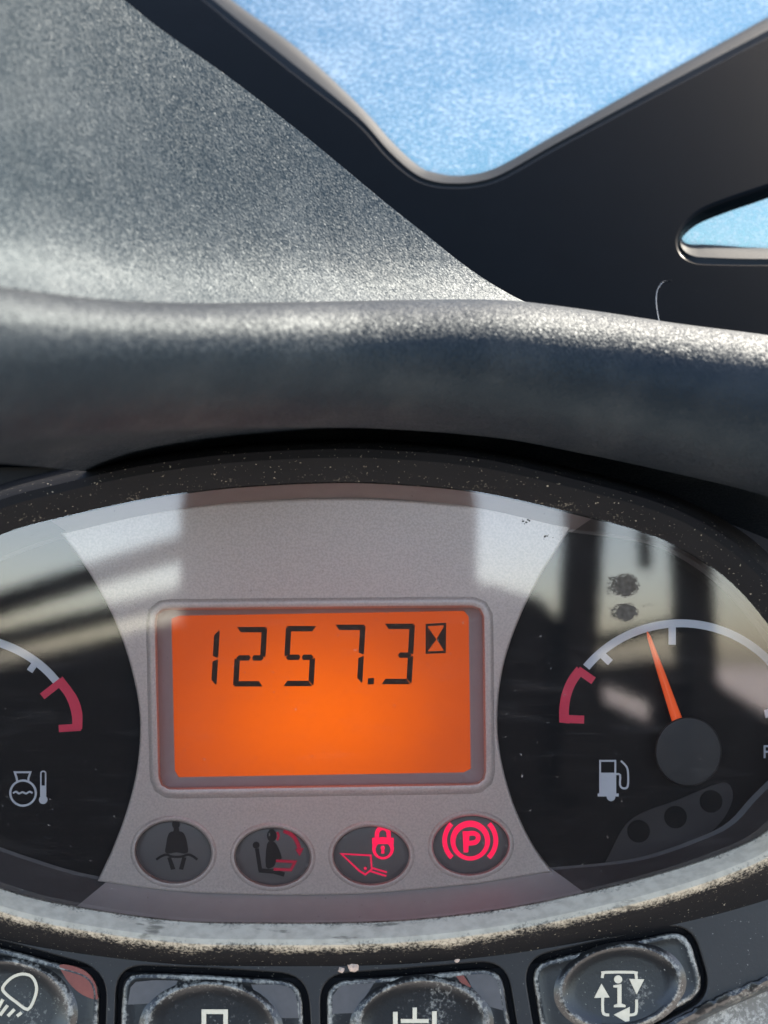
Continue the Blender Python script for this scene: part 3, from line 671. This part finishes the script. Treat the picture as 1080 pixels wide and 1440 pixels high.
# console the keypad is let into
co = Thing('console_panel', KP.at(540, 1640, -14), 'pale dusty console surface below the keypad edge', 'console')
KP2 = Plane(540, 1345, 8.0, 12)
plate('console_plate', KP2, [(-300, 1372), (1300, 1338), (1300, 1700), (-300, 1700)], [], -5.6, 3, 0.5, M['console'], co)

# ------------------------------------------------------------------ crumbs and a fibre
def crumb(px, py, r, label):
    c = KP.at(px, py, 0); th = Thing('dirt_crumb', c, label, 'crumb', 'crumbs on the keypad'); v = []; f = []
    rng = random.Random(px)
    rings = []
    for k in range(5):
        a = math.pi/2 * k / 4; ring = []
        for j in range(9):
            b = 2*math.pi*j/9; rr = r * math.cos(a) * rng.uniform(.7, 1.2)
            ring.append(c + KP.a * rr*math.cos(b)*1.3 + KP.b * rr*math.sin(b) + KP.n * (r*.8*math.sin(a)*rng.uniform(.8, 1.1) - .05))
        rings.append(ring)
    v, f = loft(rings, cap1=True); build('crumb_body', v, f, M['crumb'], th)
crumb(497, 1359, 1.0, 'larger pinkish crumb of dirt above the bucket button'); crumb(480, 1364, .55, 'tiny pinkish crumb beside the larger crumb above the bucket button')
crumb(643, 1350, .45, 'pale grain of dirt above the right part of the bucket button')
fb = Thing('fibre_strand', FP.at(925, 452, .2), 'thin curled pale fibre stuck to the black window frame', 'fibre')
pts = smooth([(945, 394), (932, 397), (924, 410), (923, 428), (927, 452)], 6, False)
v, f = loft([[FP.at(x + dx_, y + dy_, .06 + h) for dx_, dy_, h in ((-.3, 0, 0), (0, 0, .04), (.3, 0, 0), (0, 0, -.04))] for x, y in pts]); build('strand', v, f, M['fibre'], fb)

# ------------------------------------------------------------------ rear of the cab, partly added to shape the lens reflection
RW = 900.0; KR = S * ((D - LW) + (RW - LW)) / D
def RP(px, py, w=0.0): return Vector(((px - 540) * KR, (720 - py) * KR, RW + w))
def bar(th, name, a, b, wd, dep, m):
    a, b = RP(*a), RP(*b); d = (b - a).normalized(); n = Vector((0, 0, 1)).cross(d)
    rr = []
    for p in (a, b): rr.append([p + n*(wd*x) + Vector((0, 0, dep*z)) for x, z in ((-.5, 0), (-.42, -.5), (.42, -.5), (.5, 0), (.42, .5), (-.42, .5))])
    v, f = loft(rr, cap0=True, cap1=True); build(name, v, f, m, th)
seat = Thing('reflection_blocker', RP(465, 1500), 'added dark shape behind the camera, standing in for person and phone', 'seat')  # added shape in place of the person and phone, keeps mid-lens reflection dark
out = rounded([(285, 640), (640, 640), (668, 700), (664, 1000), (700, 1200), (720, 1560), (200, 1560), (230, 1200), (262, 1000), (262, 700)], 50, 6)
v, f = loft([[RP(x, y, w) for x, y in scaled(out, (465, 1100), k)] for k, w in ((.94, -60), (1, -35), (1, 30), (.96, 50))], cap0=True, cap1=True)
build('blocker_body', v, f, M['seat'], seat)
rear = Thing('cab_rear_frame', RP(540, 1900, 100), 'dark steel rear frame of the cab behind the camera, with added panels and bars', 'cab frame')
bar(rear, 'post', (845, 300), (800, 1100), 52*KR, 60, M['cab']); bar(rear, 'post', (950, 300), (985, 1100), 46*KR, 60, M['cab'])
bar(rear, 'rail', (-60, 868), (262, 768), 36*KR, 40, M['cab']); bar(rear, 'rail', (-60, 915), (262, 838), 28*KR, 40, M['cab'])
bar(rear, 'post', (900, 500), (907, 800), 12*KR, 30, M['cab']); bar(rear, 'rail', (830, 905), (970, 872), 16*KR, 30, M['cab'])  # thin bars added to break up the mirrored bright patches
bar(rear, 'post', (-160, 300), (-120, 1300), 60*KR, 60, M['cab'])
lowl = [(-600, 985), (-100, 960), (262, 870), (262, 2100), (-600, 2100)]
lowr = [[(660, 815), (760, 842), (846, 940), (846, 2100), (660, 2100)], [(846, 940), (916, 928), (916, 990), (848, 962)], [(846, 984), (916, 1016), (916, 2100), (846, 2100)],
        [(916, 928), (1000, 955), (1090, 1010), (1700, 1010), (1700, 2100), (916, 2100)]]
for q in [lowl] + lowr:  # panels added to keep the lower reflection dark; slot leaves a bright streak
    v, f = loft([[RP(x, y, w) for x, y in q] for w in (-15, 15)], cap0=True, cap1=True); build('blocking_panel', v, f, M['cab'], rear)
print('built', len(bpy.data.objects))
